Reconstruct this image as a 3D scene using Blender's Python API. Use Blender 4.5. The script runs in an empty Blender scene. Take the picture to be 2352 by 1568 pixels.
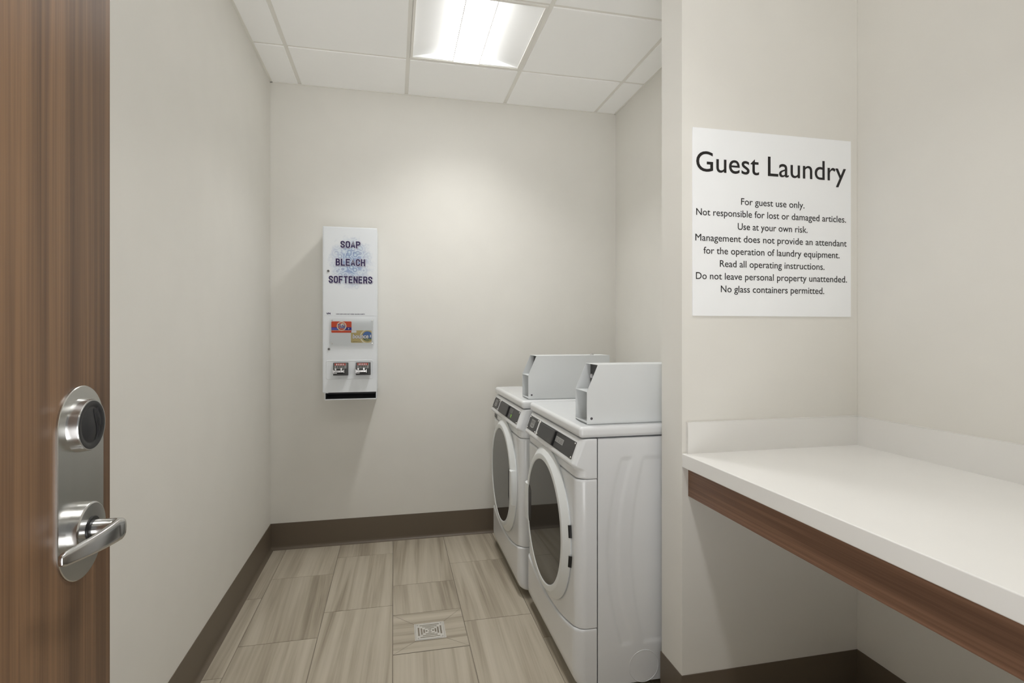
import bpy, bmesh, math, random
from mathutils import Vector, Matrix

# ------------------------------------------------------------------ camera, world, exposure
SC = bpy.context.scene
COL = SC.collection
SC.view_settings.view_transform = 'Standard'
SC.view_settings.look = 'None'
SC.view_settings.gamma = 1.0
SC.view_settings.use_curve_mapping = False
SC.view_settings.exposure = -0.07
cam_d = bpy.data.cameras.new('camera')
cam_d.sensor_width = 36.0
cam_d.lens = 1230.44 / 2352 * 36.0
cam_d.shift_y = -19.2 / 2352
cam_d.clip_start = 0.02
cam = bpy.data.objects.new('camera', cam_d)
COL.objects.link(cam)
cam.location = (0, 0, 1.25)
cam.rotation_euler = (math.pi / 2, 0, -0.21746)
SC.camera = cam
SC.cycles.max_bounces = 14
SC.cycles.diffuse_bounces = 8
SC.cycles.sample_clamp_indirect = 6.0

W = bpy.data.worlds.new('corridor_fill')
SC.world = W
W.use_nodes = True
# unbuilt corridor's light through the doorway, with added fill from below to brighten the ceiling
_nt = W.node_tree
_tc = _nt.nodes.new('ShaderNodeTexCoord'); _sp = _nt.nodes.new('ShaderNodeSeparateXYZ')
_nt.links.new(_tc.outputs['Generated'], _sp.inputs[0])
_mr = _nt.nodes.new('ShaderNodeMapRange')
_mr.inputs['From Min'].default_value = -0.25; _mr.inputs['From Max'].default_value = 0.10
_mr.inputs['To Min'].default_value = 5.2; _mr.inputs['To Max'].default_value = 0.3
_nt.links.new(_sp.outputs['Z'], _mr.inputs['Value'])
_bg = _nt.nodes['Background']
_bg.inputs[0].default_value = (1.0, 1.0, 1.0, 1)
_nt.links.new(_mr.outputs[0], _bg.inputs[1])
LENS_STRENGTH = 7.2
LAMP_WATTS = 7.2

# ------------------------------------------------------------------ colour / material helpers
def lin(c):
    c = c / 255.0
    return c / 12.92 if c <= 0.04045 else ((c + 0.055) / 1.055) ** 2.4
def rgb(r, g, b): return (lin(r), lin(g), lin(b), 1.0)

def new_mat(name):
    m = bpy.data.materials.new(name)
    m.use_nodes = True
    nt = m.node_tree
    return m, nt, nt.nodes['Principled BSDF']

def link(nt, a, ao, b, bi): nt.links.new(a.outputs[ao], b.inputs[bi])

def noise(nt, vec, scale, detail=3, rough=0.5, dist=0.0):
    n = nt.nodes.new('ShaderNodeTexNoise')
    n.inputs['Scale'].default_value = scale
    n.inputs['Detail'].default_value = detail
    n.inputs['Roughness'].default_value = rough
    n.inputs['Distortion'].default_value = dist
    if vec is not None: nt.links.new(vec, n.inputs['Vector'])
    return n

def mapping(nt, src, scale=(1, 1, 1), loc=(0, 0, 0)):
    tc = nt.nodes.new('ShaderNodeTexCoord')
    mp = nt.nodes.new('ShaderNodeMapping')
    mp.inputs['Scale'].default_value = scale
    mp.inputs['Location'].default_value = loc
    link(nt, tc, src, mp, 'Vector')
    return mp.outputs['Vector']

def ramp(nt, fac, stops):
    r = nt.nodes.new('ShaderNodeValToRGB')
    els = r.color_ramp.elements
    while len(els) < len(stops): els.new(0.5)
    for e, (p, c) in zip(els, stops):
        e.position = p; e.color = c
    nt.links.new(fac, r.inputs['Fac'])
    return r

def bump(nt, bsdf, height, strength, dist=0.002):
    b = nt.nodes.new('ShaderNodeBump')
    b.inputs['Strength'].default_value = strength
    b.inputs['Distance'].default_value = dist
    nt.links.new(height, b.inputs['Height'])
    link(nt, b, 'Normal', bsdf, 'Normal')

def simple(name, col, rough=0.5, metal=0.0, coat=0.0, bump_scale=None, bump_str=0.05, var=0.0, ior=1.45):
    m, nt, p = new_mat(name)
    p.inputs['Base Color'].default_value = col
    p.inputs['Roughness'].default_value = rough
    p.inputs['Metallic'].default_value = metal
    p.inputs['Coat Weight'].default_value = coat
    p.inputs['IOR'].default_value = ior
    v = mapping(nt, 'Object')
    if bump_scale:
        n = noise(nt, v, bump_scale, 3)
        bump(nt, p, n.outputs['Fac'], bump_str, 0.001)
    n2 = noise(nt, v, 6.0, 2)
    k = var if var else 0.01
    lo = tuple(x * (1 - k) for x in col[:3]) + (1,)
    hi = tuple(min(1, x * (1 + k)) for x in col[:3]) + (1,)
    r = ramp(nt, n2.outputs['Fac'], [(0.3, lo), (0.7, hi)])
    link(nt, r, 'Color', p, 'Base Color')
    return m

def wood(name, axis, cols, coarse=9.0, rough=0.35):
    """axis: grain direction (0,1,2)"""
    m, nt, p = new_mat(name)
    sc = [coarse, coarse, coarse]; sc[axis] = 0.35
    v = mapping(nt, 'Object', tuple(sc))
    n1 = noise(nt, v, 1.0, 4, 0.55, 1.2)
    sf = [270, 270, 270]; sf[axis] = 2.0
    v2 = mapping(nt, 'Object', tuple(sf))
    n2 = noise(nt, v2, 1.0, 3, 0.6, 0.2)
    sm = [70, 70, 70]; sm[axis] = 0.8
    v3 = mapping(nt, 'Object', tuple(sm), (3, 5, 1))
    n3 = noise(nt, v3, 1.0, 3, 0.5, 0.6)
    a = nt.nodes.new('ShaderNodeMath'); a.operation = 'MULTIPLY_ADD'
    nt.links.new(n3.outputs['Fac'], a.inputs[0]); a.inputs[1].default_value = 0.55
    nt.links.new(n1.outputs['Fac'], a.inputs[2])
    b = nt.nodes.new('ShaderNodeMath'); b.operation = 'MULTIPLY_ADD'
    nt.links.new(n2.outputs['Fac'], b.inputs[0]); b.inputs[1].default_value = 0.55
    nt.links.new(a.outputs[0], b.inputs[2])
    c = nt.nodes.new('ShaderNodeMath'); c.operation = 'MULTIPLY'
    nt.links.new(b.outputs[0], c.inputs[0]); c.inputs[1].default_value = 0.475
    r = ramp(nt, c.outputs[0], [(0.33, cols[0]), (0.48, cols[1]), (0.60, cols[2])])
    link(nt, r, 'Color', p, 'Base Color')
    p.inputs['Roughness'].default_value = rough
    p.inputs['Specular IOR Level'].default_value = 0.35
    bump(nt, p, n2.outputs['Fac'], 0.06, 0.0006)
    return m

M = {}
M['paint'] = simple('wall_paint', rgb(225, 223, 217), 0.55, bump_scale=350, bump_str=0.04)
M['ceiling'] = simple('ceiling_tile', rgb(252, 252, 251), 0.8, bump_scale=240, bump_str=0.08)
M['grid'] = simple('ceiling_grid', rgb(232, 230, 224), 0.45)
M['base'] = simple('rubber_base', rgb(104, 93, 80), 0.45, bump_scale=200, bump_str=0.02)
M['counter'] = simple('solid_surface', rgb(232, 231, 228), 0.32, bump_scale=500, bump_str=0.01)
M['appliance'] = simple('appliance_enamel', rgb(226, 228, 230), 0.22, coat=0.3)
M['powder'] = simple('powder_coat', rgb(218, 221, 222), 0.42, bump_scale=900, bump_str=0.05)
M['ring'] = simple('door_ring_plastic', rgb(226, 229, 229), 0.3)
M['glass_dark'] = simple('smoked_window', rgb(44, 44, 43), 0.04, ior=1.5)
M['black'] = simple('black_plastic', rgb(26, 26, 26), 0.4)
M['charcoal'] = simple('charcoal_panel', rgb(62, 62, 62), 0.45)
M['grey'] = simple('grey_label', rgb(150, 150, 148), 0.5)
M['dgrey'] = simple('dark_grey', rgb(88, 88, 88), 0.45)
M['green'] = simple('green_lamp', rgb(130, 190, 60), 0.4)
M['chrome'] = simple('chrome', (0.78, 0.77, 0.75, 1), 0.18, 1.0)
M['zinc'] = simple('zinc', (0.62, 0.61, 0.6, 1), 0.3, 1.0)
M['sign'] = simple('sign_acrylic', rgb(244, 246, 248), 0.4)
M['ink'] = simple('black_ink', rgb(30, 28, 28), 0.5)
M['cab_white'] = simple('dispenser_white', rgb(226, 230, 234), 0.35)
M['navy'] = simple('navy_ink', rgb(42, 30, 78), 0.5)
M['halo'] = simple('white_ink', rgb(232, 232, 238), 0.5)
M['inkgrey'] = simple('grey_ink', rgb(112, 116, 140), 0.5)
M['orange'] = simple('orange_print', rgb(214, 76, 34), 0.4)
M['blue'] = simple('blue_print', rgb(24, 28, 140), 0.4)
M['lblue'] = simple('light_blue_print', rgb(84, 90, 190), 0.4)
M['gold'] = simple('gold_print', rgb(196, 176, 112), 0.4)
M['cream'] = simple('cream_print', rgb(236, 230, 205), 0.4)
M['sky'] = simple('sky_print', rgb(62, 110, 180), 0.4)
M['leaf'] = simple('green_print', rgb(64, 96, 56), 0.4)
M['olive'] = simple('olive_print', rgb(150, 146, 84), 0.4)
M['brown'] = simple('brown_print', rgb(120, 100, 60), 0.4)
M['red'] = simple('red_label', rgb(170, 66, 50), 0.4)
M['tray'] = simple('tray_shade', rgb(52, 52, 52), 0.4)  # shade inside the delivery tray, put into the colour
M['grout'] = simple('grout', rgb(132, 124, 112), 0.9, bump_scale=300, bump_str=0.1, var=0.15)
M['void'] = simple('drain_void', rgb(40, 34, 28), 0.7)
M['readerblack'] = simple('reader_black', rgb(34, 34, 36), 0.38)
M['wood_door'] = wood('walnut_door', 2, (rgb(72, 52, 37), rgb(97, 73, 53), rgb(124, 95, 69)), 11.0, 0.38)
M['wood_apron'] = wood('walnut_apron', 1, (rgb(90, 64, 49), rgb(118, 87, 68), rgb(144, 110, 88)), 16.0, 0.38)

def steel(name, axis, col, rough):
    m, nt, p = new_mat(name)
    s = [60, 60, 60]; s[axis] = 3
    v = mapping(nt, 'Object', tuple(s))
    n = noise(nt, v, 1.0, 2)
    r = ramp(nt, n.outputs['Fac'], [(0.3, (rough - .012,) * 3 + (1,)), (0.7, (rough + .015,) * 3 + (1,))])
    link(nt, r, 'Color', p, 'Roughness')
    p.inputs['Base Color'].default_value = col
    p.inputs['Metallic'].default_value = 1.0
    return m
M['grate'] = simple('polished_grate', (0.93, 0.92, 0.90, 1), 0.33, 1.0)
M['steel'] = steel('brushed_steel', 2, (0.60, 0.595, 0.57, 1), 0.25)
M['satin'] = steel('satin_steel', 1, (0.60, 0.60, 0.595, 1), 0.2)

def tile_material():
    m, nt, p = new_mat('streaked_porcelain')
    v = mapping(nt, 'UV', (1, 1, 1))
    def stretched(sx, sy, loc):
        mp = nt.nodes.new('ShaderNodeMapping')
        mp.inputs['Scale'].default_value = (sx, sy, 1); mp.inputs['Location'].default_value = loc
        nt.links.new(v, mp.inputs['Vector']); return mp.outputs['Vector']
    n1 = noise(nt, stretched(21, .75, (0, 0, 0)), 1.0, 3, 0.55, 0.5)
    n2 = noise(nt, stretched(78, 1.7, (4, 2, 0)), 1.0, 4, 0.6, 0.9)
    n3 = noise(nt, stretched(5, 0.8, (9, 1, 0)), 1.0, 2, 0.5, 0.3)
    a = nt.nodes.new('ShaderNodeMath'); a.operation = 'MULTIPLY_ADD'
    nt.links.new(n2.outputs['Fac'], a.inputs[0]); a.inputs[1].default_value = 0.38
    nt.links.new(n1.outputs['Fac'], a.inputs[2])
    b = nt.nodes.new('ShaderNodeMath'); b.operation = 'MULTIPLY_ADD'
    nt.links.new(n3.outputs['Fac'], b.inputs[0]); b.inputs[1].default_value = 0.5
    nt.links.new(a.outputs[0], b.inputs[2])
    c = nt.nodes.new('ShaderNodeMath'); c.operation = 'MULTIPLY'
    nt.links.new(b.outputs[0], c.inputs[0]); c.inputs[1].default_value = 0.53
    r = ramp(nt, c.outputs[0], [(0.36, rgb(138, 128, 112)), (0.45, rgb(164, 154, 137)), (0.52, rgb(178, 169, 152)), (0.64, rgb(190, 181, 165))])
    link(nt, r, 'Color', p, 'Base Color')
    p.inputs['Roughness'].default_value = 0.42
    bump(nt, p, n2.outputs['Fac'], 0.05, 0.0006)
    return m
M['tile'] = tile_material()

def bubble_material():
    """white printed sheet with a cloud of blue soap bubbles"""
    m, nt, p = new_mat('bubble_print')
    v = mapping(nt, 'Object')
    sep = nt.nodes.new('ShaderNodeSeparateXYZ'); nt.links.new(v, sep.inputs[0])
    def mth(op, a, b=None):
        n = nt.nodes.new('ShaderNodeMath'); n.operation = op
        for i, x in enumerate((a, b)):
            if x is None: continue
            if isinstance(x, (int, float)): n.inputs[i].default_value = x
            else: nt.links.new(x, n.inputs[i])
        return n.outputs[0]
    dx = mth('DIVIDE', mth('SUBTRACT', sep.outputs['X'], BUB[0]), BUB[2])
    dz = mth('DIVIDE', mth('SUBTRACT', sep.outputs['Z'], BUB[1]), BUB[3])
    rr = mth('SQRT', mth('ADD', mth('MULTIPLY', dx, dx), mth('MULTIPLY', dz, dz)))
    nz = noise(nt, v, 26.0, 2)
    edge = mth('ADD', rr, mth('MULTIPLY', mth('SUBTRACT', nz.outputs['Fac'], 0.5), 0.7))
    mask = ramp(nt, edge, [(0.35, (1, 1, 1, 1)), (1.0, (0, 0, 0, 1))])
    vo = nt.nodes.new('ShaderNodeTexVoronoi'); vo.inputs['Scale'].default_value = 36.0
    vo.feature = 'F1'; nt.links.new(v, vo.inputs['Vector'])
    bub = ramp(nt, vo.outputs['Distance'], [(0.0, rgb(226, 234, 240)), (0.22, rgb(176, 196, 214)), (0.42, rgb(126, 142, 186)), (0.52, rgb(206, 220, 230)), (0.72, rgb(146, 164, 200))])
    mix = nt.nodes.new('ShaderNodeMix'); mix.data_type = 'RGBA'
    link(nt, mask, 'Color', mix, 'Factor')
    mix.inputs['A'].default_value = rgb(226, 230, 234)
    nt.links.new(bub.outputs['Color'], mix.inputs['B'])
    nt.links.new(mix.outputs['Result'], p.inputs['Base Color'])
    p.inputs['Roughness'].default_value = 0.35
    return m
BUB = (0.152, 0.725, 0.125, 0.155)      # in the dispenser's own coordinates

def clear_sheet():
    m = bpy.data.materials.new('clear_acrylic'); m.use_nodes = True
    nt = m.node_tree; nt.nodes.remove(nt.nodes['Principled BSDF'])
    out = nt.nodes['Material Output']
    t = nt.nodes.new('ShaderNodeBsdfTransparent'); t.inputs[0].default_value = (0.985, 0.988, 0.986, 1)
    g = nt.nodes.new('ShaderNodeBsdfGlossy'); g.inputs['Roughness'].default_value = 0.06
    f = nt.nodes.new('ShaderNodeFresnel'); f.inputs[0].default_value = 1.18
    mx = nt.nodes.new('ShaderNodeMixShader')
    link(nt, f, 0, mx, 0); link(nt, t, 0, mx, 1); link(nt, g, 0, mx, 2); link(nt, mx, 0, out, 'Surface')
    return m
M['clear'] = clear_sheet()

def glow(name, col, strength):
    m, nt, p = new_mat(name)
    p.inputs['Base Color'].default_value = (0.9, 0.9, 0.9, 1)
    p.inputs['Emission Color'].default_value = col
    p.inputs['Emission Strength'].default_value = strength
    return m
M['lens'] = glow('lit_lens', (1.0, 0.995, 0.985, 1), LENS_STRENGTH)
M['reflector'] = simple('white_reflector', rgb(246, 247, 247), 0.35)

# ------------------------------------------------------------------ mesh helpers
def box(bm, x0, x1, y0, y1, z0, z1, bev=0.0, seg=2):
    g = bmesh.ops.create_cube(bm, size=1.0)
    vs = g['verts']
    for v in vs:
        v.co = Vector((x0 + (v.co.x + .5) * (x1 - x0), y0 + (v.co.y + .5) * (y1 - y0), z0 + (v.co.z + .5) * (z1 - z0)))
    if bev > 0:
        es = list({e for v in vs for e in v.link_edges})
        bmesh.ops.bevel(bm, geom=es, offset=bev, segments=seg, profile=0.5, affect='EDGES')

def lathe(bm, prof, center, axis, seg=64, a0=0.0, a1=2 * math.pi, closed=True):
    """prof: list of (along axis, radius); axis 'x','y','z'"""
    n = seg if closed else seg + 1
    rings = []
    for (t, r) in prof:
        ring = []
        for i in range(n):
            a = a0 + (a1 - a0) * i / seg
            c, s = r * math.cos(a), r * math.sin(a)
            if axis == 'x': p = (t, c, s)
            elif axis == 'y': p = (c, t, s)
            else: p = (c, s, t)
            ring.append(bm.verts.new(Vector(center) + Vector(p)))
        rings.append(ring)
    for k in range(len(rings) - 1):
        for i in range(seg):
            j = (i + 1) % n
            bm.faces.new((rings[k][i], rings[k][j], rings[k + 1][j], rings[k + 1][i]))
    return rings

def disc_cap(bm, ring): bm.faces.new(ring)

def cyl(bm, c, r, t0, t1, axis, seg=24, bev=0.0):
    prof = [(t0, r), (t1, r)] if not bev else [(t0, r), (t1 - math.copysign(bev, t1 - t0), r), (t1, r - bev)]
    rg = lathe(bm, prof, c, axis, seg)
    disc_cap(bm, rg[0]); disc_cap(bm, rg[-1])

def prism(bm, pts, axis, t0, t1):
    """pts 2-D polygon; axis extrusion axis; order (a,b): x->(y,z) y->(x,z) z->(x,y)"""
    def P(a, b, t):
        return {'x': (t, a, b), 'y': (a, t, b), 'z': (a, b, t)}[axis]
    A = [bm.verts.new(P(a, b, t0)) for a, b in pts]
    B = [bm.verts.new(P(a, b, t1)) for a, b in pts]
    n = len(pts)
    bm.faces.new(A); bm.faces.new(B[::-1])
    for i in range(n):
        j = (i + 1) % n
        bm.faces.new((A[i], B[i], B[j], A[j]))

def rrect(x0, x1, y0, y1, r, seg=5):
    out = []
    for cx, cy, a in ((x1 - r, y1 - r, 0), (x0 + r, y1 - r, 90), (x0 + r, y0 + r, 180), (x1 - r, y0 + r, 270)):
        for i in range(seg + 1):
            t = math.radians(a + 90 * i / seg)
            out.append((cx + r * math.cos(t), cy + r * math.sin(t)))
    return out

def finish(bm, name, mat, parent=None, angle=35, loc=None):
    bmesh.ops.recalc_face_normals(bm, faces=bm.faces[:])
    me = bpy.data.meshes.new(name)
    bm.to_mesh(me); bm.free()
    for m in (mat if isinstance(mat, (list, tuple)) else [mat]): me.materials.append(m)
    me.shade_smooth()
    me.set_sharp_from_angle(angle=math.radians(angle))
    o = bpy.data.objects.new(name, me)
    COL.objects.link(o)
    wn = o.modifiers.new('normals', 'WEIGHTED_NORMAL'); wn.keep_sharp = True; wn.weight = 80
    if parent: o.parent = parent
    if loc: o.location = loc
    return o

def part(name, mat, parent, build, angle=35):
    """mesh built by build(bm) in the parent's coordinates"""
    bm = bmesh.new(); build(bm)
    return finish(bm, name, mat, parent, angle)

def thing(name, label, cat, loc, group=None, kind=None):
    o = bpy.data.objects.new(name, None)
    COL.objects.link(o)
    o.location = loc
    o['label'] = label; o['category'] = cat
    if group: o['group'] = group
    if kind: o['kind'] = kind
    return o

def struct(name, bm, mat, label=None, angle=35):
    o = finish(bm, name, mat, None, angle)
    o['kind'] = 'structure'
    if label: o['label'] = label
    return o

def text_mesh(body, x0, x1, base, cap, bold=0.0, spacing=1.0, shear=0.0, ref='H'):
    """flat lettering: list of (x,z) polygons as a mesh in the XZ plane at y=0, fitted to x0..x1, baseline, cap height"""
    def raw(txt):
        cu = bpy.data.curves.new('t', 'FONT')
        cu.body = txt; cu.offset = bold; cu.space_character = spacing; cu.shear = shear; cu.resolution_u = 5
        cu.size = 1.0
        ob = bpy.data.objects.new('t', cu); COL.objects.link(ob)
        dg = bpy.context.evaluated_depsgraph_get(); dg.update()
        me = bpy.data.meshes.new_from_object(ob.evaluated_get(dg))
        bpy.data.objects.remove(ob); bpy.data.curves.remove(cu)
        return me
    r = raw(ref)
    ch = max(v.co.y for v in r.vertices); c0 = min(v.co.y for v in r.vertices)
    me = raw(body)
    xs = [v.co.x for v in me.vertices]
    a, b = min(xs), max(xs)
    bm = bmesh.new(); bm.from_mesh(me)
    for v in bm.verts:
        v.co = Vector((x0 + (v.co.x - a) / (b - a) * (x1 - x0), 0, base + (v.co.y - c0) / (ch - c0) * cap))
    bpy.data.meshes.remove(me); bpy.data.meshes.remove(r)
    return bm

def flat_mesh(name, bm, mat, parent):
    for f in bm.faces:
        f.normal_update()
        if f.normal.y > 0: f.normal_flip()
    me = bpy.data.meshes.new(name); bm.to_mesh(me); bm.free(); me.materials.append(mat)
    o = bpy.data.objects.new(name, me); COL.objects.link(o); o.parent = parent
    return o

def lettering(name, mat, parent, y, lines, heavy=0.0, **kw):
    """one flat part per line of writing; heavy thickens the strokes"""
    o = None
    for (body, x0, x1, base, cap) in lines:
        b = text_mesh(body, x0 + heavy, x1 - heavy, base, cap, **kw)
        out = bmesh.new()
        for k, (ex, ez) in enumerate(((0, 0), (1, 0), (-1, 0), (0, 1), (0, -1), (.7, .7), (-.7, .7), (.7, -.7), (-.7, -.7)) if heavy else ((0, 0),)):
            me = bpy.data.meshes.new('tmp'); b.to_mesh(me)
            me.transform(Matrix.Translation((ex * heavy, y - k * .000025, ez * heavy)))
            out.from_mesh(me); bpy.data.meshes.remove(me)
        b.free()
        o = flat_mesh(name, out, mat, parent)
    return o

def ribbon(bm, pts, t, y, ylim=None, closed=False):
    """flat stroke of width t along pts (x,z)"""
    n = len(pts)
    P = [Vector(p) for p in pts]
    L, R = [], []
    for i in range(n):
        if closed: a, b = P[i - 1], P[(i + 1) % n]; d1 = (P[i] - a).normalized(); d2 = (b - P[i]).normalized()
        else:
            d1 = (P[i] - P[i - 1]).normalized() if i else (P[1] - P[0]).normalized()
            d2 = (P[i + 1] - P[i]).normalized() if i < n - 1 else d1
        n1, n2 = Vector((-d1.y, d1.x)), Vector((-d2.y, d2.x))
        m = n1 + n2
        m = n1 if m.length < 1e-6 else m / max(.35, m.dot(n1))
        L.append(P[i] + m * t / 2); R.append(P[i] - m * t / 2)
    def V(p):
        z = p.y if ylim is None else max(ylim[0], min(ylim[1], p.y))
        return bm.verts.new((p.x, y, z))
    lv, rv = [V(p) for p in L], [V(p) for p in R]
    for i in range(n if closed else n - 1):
        j = (i + 1) % n
        bm.faces.new((lv[i], rv[i], rv[j], lv[j]))

def spline(ctrl, n=8):
    out = []
    c = [ctrl[0]] + list(ctrl) + [ctrl[-1]]
    for i in range(1, len(c) - 2):
        for k in range(n):
            t = k / n
            out.append(tuple(.5 * ((2 * c[i][a]) + (-c[i - 1][a] + c[i + 1][a]) * t + (2 * c[i - 1][a] - 5 * c[i][a] + 4 * c[i + 1][a] - c[i + 2][a]) * t * t + (-c[i - 1][a] + 3 * c[i][a] - 3 * c[i + 1][a] + c[i + 2][a]) * t ** 3) for a in (0, 1)))
    out.append(ctrl[-1])
    return out
_O = [(1, .5), (1, .72), (.90, .93), (.5, 1), (.10, .93), (0, .72), (0, .28), (.10, .07), (.5, 0), (.90, .07), (1, .28)]
_C = [(1, .66), (1, .76), (.88, .94), (.5, 1), (.10, .93), (0, .72), (0, .28), (.10, .07), (.5, 0), (.88, .06), (1, .24), (1, .34)]
_S = [(.98, .70), (.97, .84), (.78, .97), (.45, 1), (.10, .92), (.02, .74), (.16, .60), (.5, .50), (.86, .39), (.98, .24), (.86, .07), (.5, 0), (.18, .04), (.02, .17), (.01, .31)]
_bowl = [(0, 1), (.55, 1), (.88, .94), (1, .76), (.88, .55), (.55, .48), (0, .48)]
GLYPH = {
    'O': [('c', _O)], 'C': [('s', _C)], 'S': [('s', _S)],
    'A': [('p', [(-.02, 0), (.5, 1.12), (1.02, 0)]), ('p', [(.18, .25), (.82, .25)])],
    'P': [('p', [(0, -.2), (0, 1.2)]), ('s', _bowl)],
    'B': [('p', [(0, -.2), (0, 1.2)]), ('s', [(0, 1), (.5, 1), (.82, .95), (.93, .77), (.82, .58), (.5, .53), (0, .53)]), ('s', [(0, .53), (.55, .53), (.88, .45), (1, .27), (.88, .06), (.55, 0), (0, 0)])],
    'R': [('p', [(0, -.2), (0, 1.2)]), ('s', _bowl), ('p', [(.50, .50), (.80, .36), (.94, -.2)])],
    'L': [('p', [(0, 1.2), (0, 0), (1.1, 0)])],
    'E': [('p', [(1.08, 1), (0, 1), (0, 0), (1.08, 0)]), ('p', [(0, .52), (.95, .52)])],
    'F': [('p', [(1.08, 1), (0, 1), (0, -.2)]), ('p', [(0, .50), (.92, .50)])],
    'H': [('p', [(0, -.2), (0, 1.2)]), ('p', [(1, -.2), (1, 1.2)]), ('p', [(0, .52), (1, .52)])],
    'T': [('p', [(-.12, 1), (1.12, 1)]), ('p', [(.5, 1), (.5, -.2)])],
    'N': [('p', [(0, -.2), (0, 1.2)]), ('p', [(1, -.2), (1, 1.2)]), ('p', [(.02, 1.02), (.98, -.02)])],
}
def block_word(name, mat, parent, y, word, x0, x1, base, cap, t, grow=0.0):
    """heavy condensed capitals drawn as strokes; grow widens every stroke for an outline"""
    n = len(word); gap = t * .36
    w = (x1 - x0 - gap * (n - 1)) / n
    bm = bmesh.new()
    for k, ch in enumerate(word):
        ox = x0 + k * (w + gap)
        for si, (kind, pts) in enumerate(GLYPH[ch]):
            if kind == 's': pts = spline(pts, 5)
            elif kind == 'c': pts = spline(list(pts) + [pts[0]], 5)[:-1]
            q = [(ox + t / 2 + p[0] * (w - t), base + t / 2 + p[1] * (cap - t)) for p in pts]
            ribbon(bm, q, t + grow, y - si * .00004 - (k % 2) * .00012, (base - grow / 2, base + cap + grow / 2), kind == 'c')
    return flat_mesh(name, bm, mat, parent)

# ------------------------------------------------------------------ room shell
XL, XR, D, CZ = -0.694, 1.436, 3.319, 2.7014
PX, PY0, PY1, AX = 0.9045, 1.563, 1.697, 1.577
YF = -0.02

bm = bmesh.new(); box(bm, XL - .12, XL, YF - .14, D + .12, 0, CZ + .15)
struct('wall_left', bm, M['paint'])
bm = bmesh.new(); box(bm, XL, XR + .12, D, D + .12, 0, CZ + .15)
struct('wall_back', bm, M['paint'])
bm = bmesh.new(); box(bm, XR, XR + .141, PY1, D, 0, CZ + .15)
struct('wall_right', bm, M['paint'])
bm = bmesh.new(); box(bm, PX, AX, PY0, PY1, 0, CZ + .1, 0.0015, 2)
struct('wall_partition', bm, M['paint'])
bm = bmesh.new(); box(bm, AX, AX + .12, YF - .14, PY1, 0, CZ + .15)
struct('wall_alcove', bm, M['paint'])
bm = bmesh.new()
box(bm, XL, -.452, YF - .14, YF, 0, CZ + .15); box(bm, .50, AX, YF - .14, YF, 0, CZ + .15); box(bm, -.452, .50, YF - .14, YF, 2.16, CZ + .15)
struct('wall_front', bm, M['paint'])

# floor: grout bed + 300 x 600 streaked tiles, one mesh
random.seed(4)
bm = bmesh.new()
box(bm, XL - .02, AX + .02, YF - .14, D + .02, -0.05, -0.0012)
for f in bm.faces: f.material_index = 1
uvl = bm.loops.layers.uv.verify()
PITX, PITY, GR = 0.3015, 0.598, 0.0013
joints = {-1: 2.721, 0: 2.917, 1: 3.119, 2: 2.714, 3: 2.913, 4: 2.72, 5: 2.9, 6: 2.72, 7: 2.9}
DR = (-0.0035, 0.298, 2.131, 2.430)
def add_tile(x0, x1, y0, y1, z=0.0):
    x0, x1, y0, y1 = max(x0, XL), min(x1, AX), max(y0, YF - .14), min(y1, D)
    if x1 - x0 < .004 or y1 - y0 < .004: return
    a, b, c, d = x0 + GR, x1 - GR, y0 + GR, y1 - GR
    e = 0.0008
    top = [bm.verts.new((a + e, c + e, z)), bm.verts.new((b - e, c + e, z)), bm.verts.new((b - e, d - e, z)), bm.verts.new((a + e, d - e, z))]
    bot = [bm.verts.new((a, c, z - .002)), bm.verts.new((b, c, z - .002)), bm.verts.new((b, d, z - .002)), bm.verts.new((a, d, z - .002))]
    fs = [bm.faces.new(top)] + [bm.faces.new((bot[i], bot[(i + 1) % 4], top[(i + 1) % 4], top[i])) for i in range(4)]
    ox, oy = random.uniform(0, 50), random.uniform(0, 50)
    sl = random.uniform(-.05, .05)
    for f in fs:
        for l in f.loops: l[uvl].uv = (l.vert.co.x + ox + sl * l.vert.co.y, l.vert.co.y + oy)
for k in range(-1, 8):
    x0 = -0.6065 + PITX * k
    j = joints[k] + PITY * 2
    while j > YF - .2:
        y0, y1 = j - PITY, j
        if k == 2 and y1 < DR[2]: y0, y1 = y0 + .0150, y1 + .0150
        if k == 2 and abs(y1 - DR[2]) < .03: y1 = DR[2]
        if k == 2 and y0 < DR[3] - .01 and y1 > DR[2] + .01:
            add_tile(x0, x0 + PITX, DR[3], y1)
        else:
            add_tile(x0, x0 + PITX, y0, y1)
        j -= PITY
    if k == 2: pass
# four mitred pieces sloping to the drain
dx0, dx1, dy0, dy1 = DR[0] + GR, DR[1] - GR, DR[2] + GR, DR[3] - GR
gx0, gx1, gy0, gy1 = .0855, .2115, 2.2075, 2.3365
def mitre(pts):
    c = Vector((sum(p[0] for p in pts) / 4, sum(p[1] for p in pts) / 4, 0))
    vs = []
    for (x, y, z) in pts:
        q = Vector((x, y, 0)); d = (c - q).normalized() * 0.0011
        vs.append(bm.verts.new((x + d.x, y + d.y, z)))
    f = bm.faces.new(vs)
    if f.normal.z < 0: f.normal_flip()
    o = random.uniform(0, 40)
    for l in f.loops: l[uvl].uv = (l.vert.co.y + 17.3, l.vert.co.x + 3.1)
zi = -0.0008
mitre([(dx0, dy0, 0), (dx1, dy0, 0), (gx1, gy0, zi), (gx0, gy0, zi)])
mitre([(dx1, dy0, 0), (dx1, dy1, 0), (gx1, gy1, zi), (gx1, gy0, zi)])
mitre([(dx1, dy1, 0), (dx0, dy1, 0), (gx0, gy1, zi), (gx1, gy1, zi)])
mitre([(dx0, dy1, 0), (dx0, dy0, 0), (gx0, gy0, zi), (gx0, gy1, zi)])
struct('floor', bm, [M['tile'], M['grout']])

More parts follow.
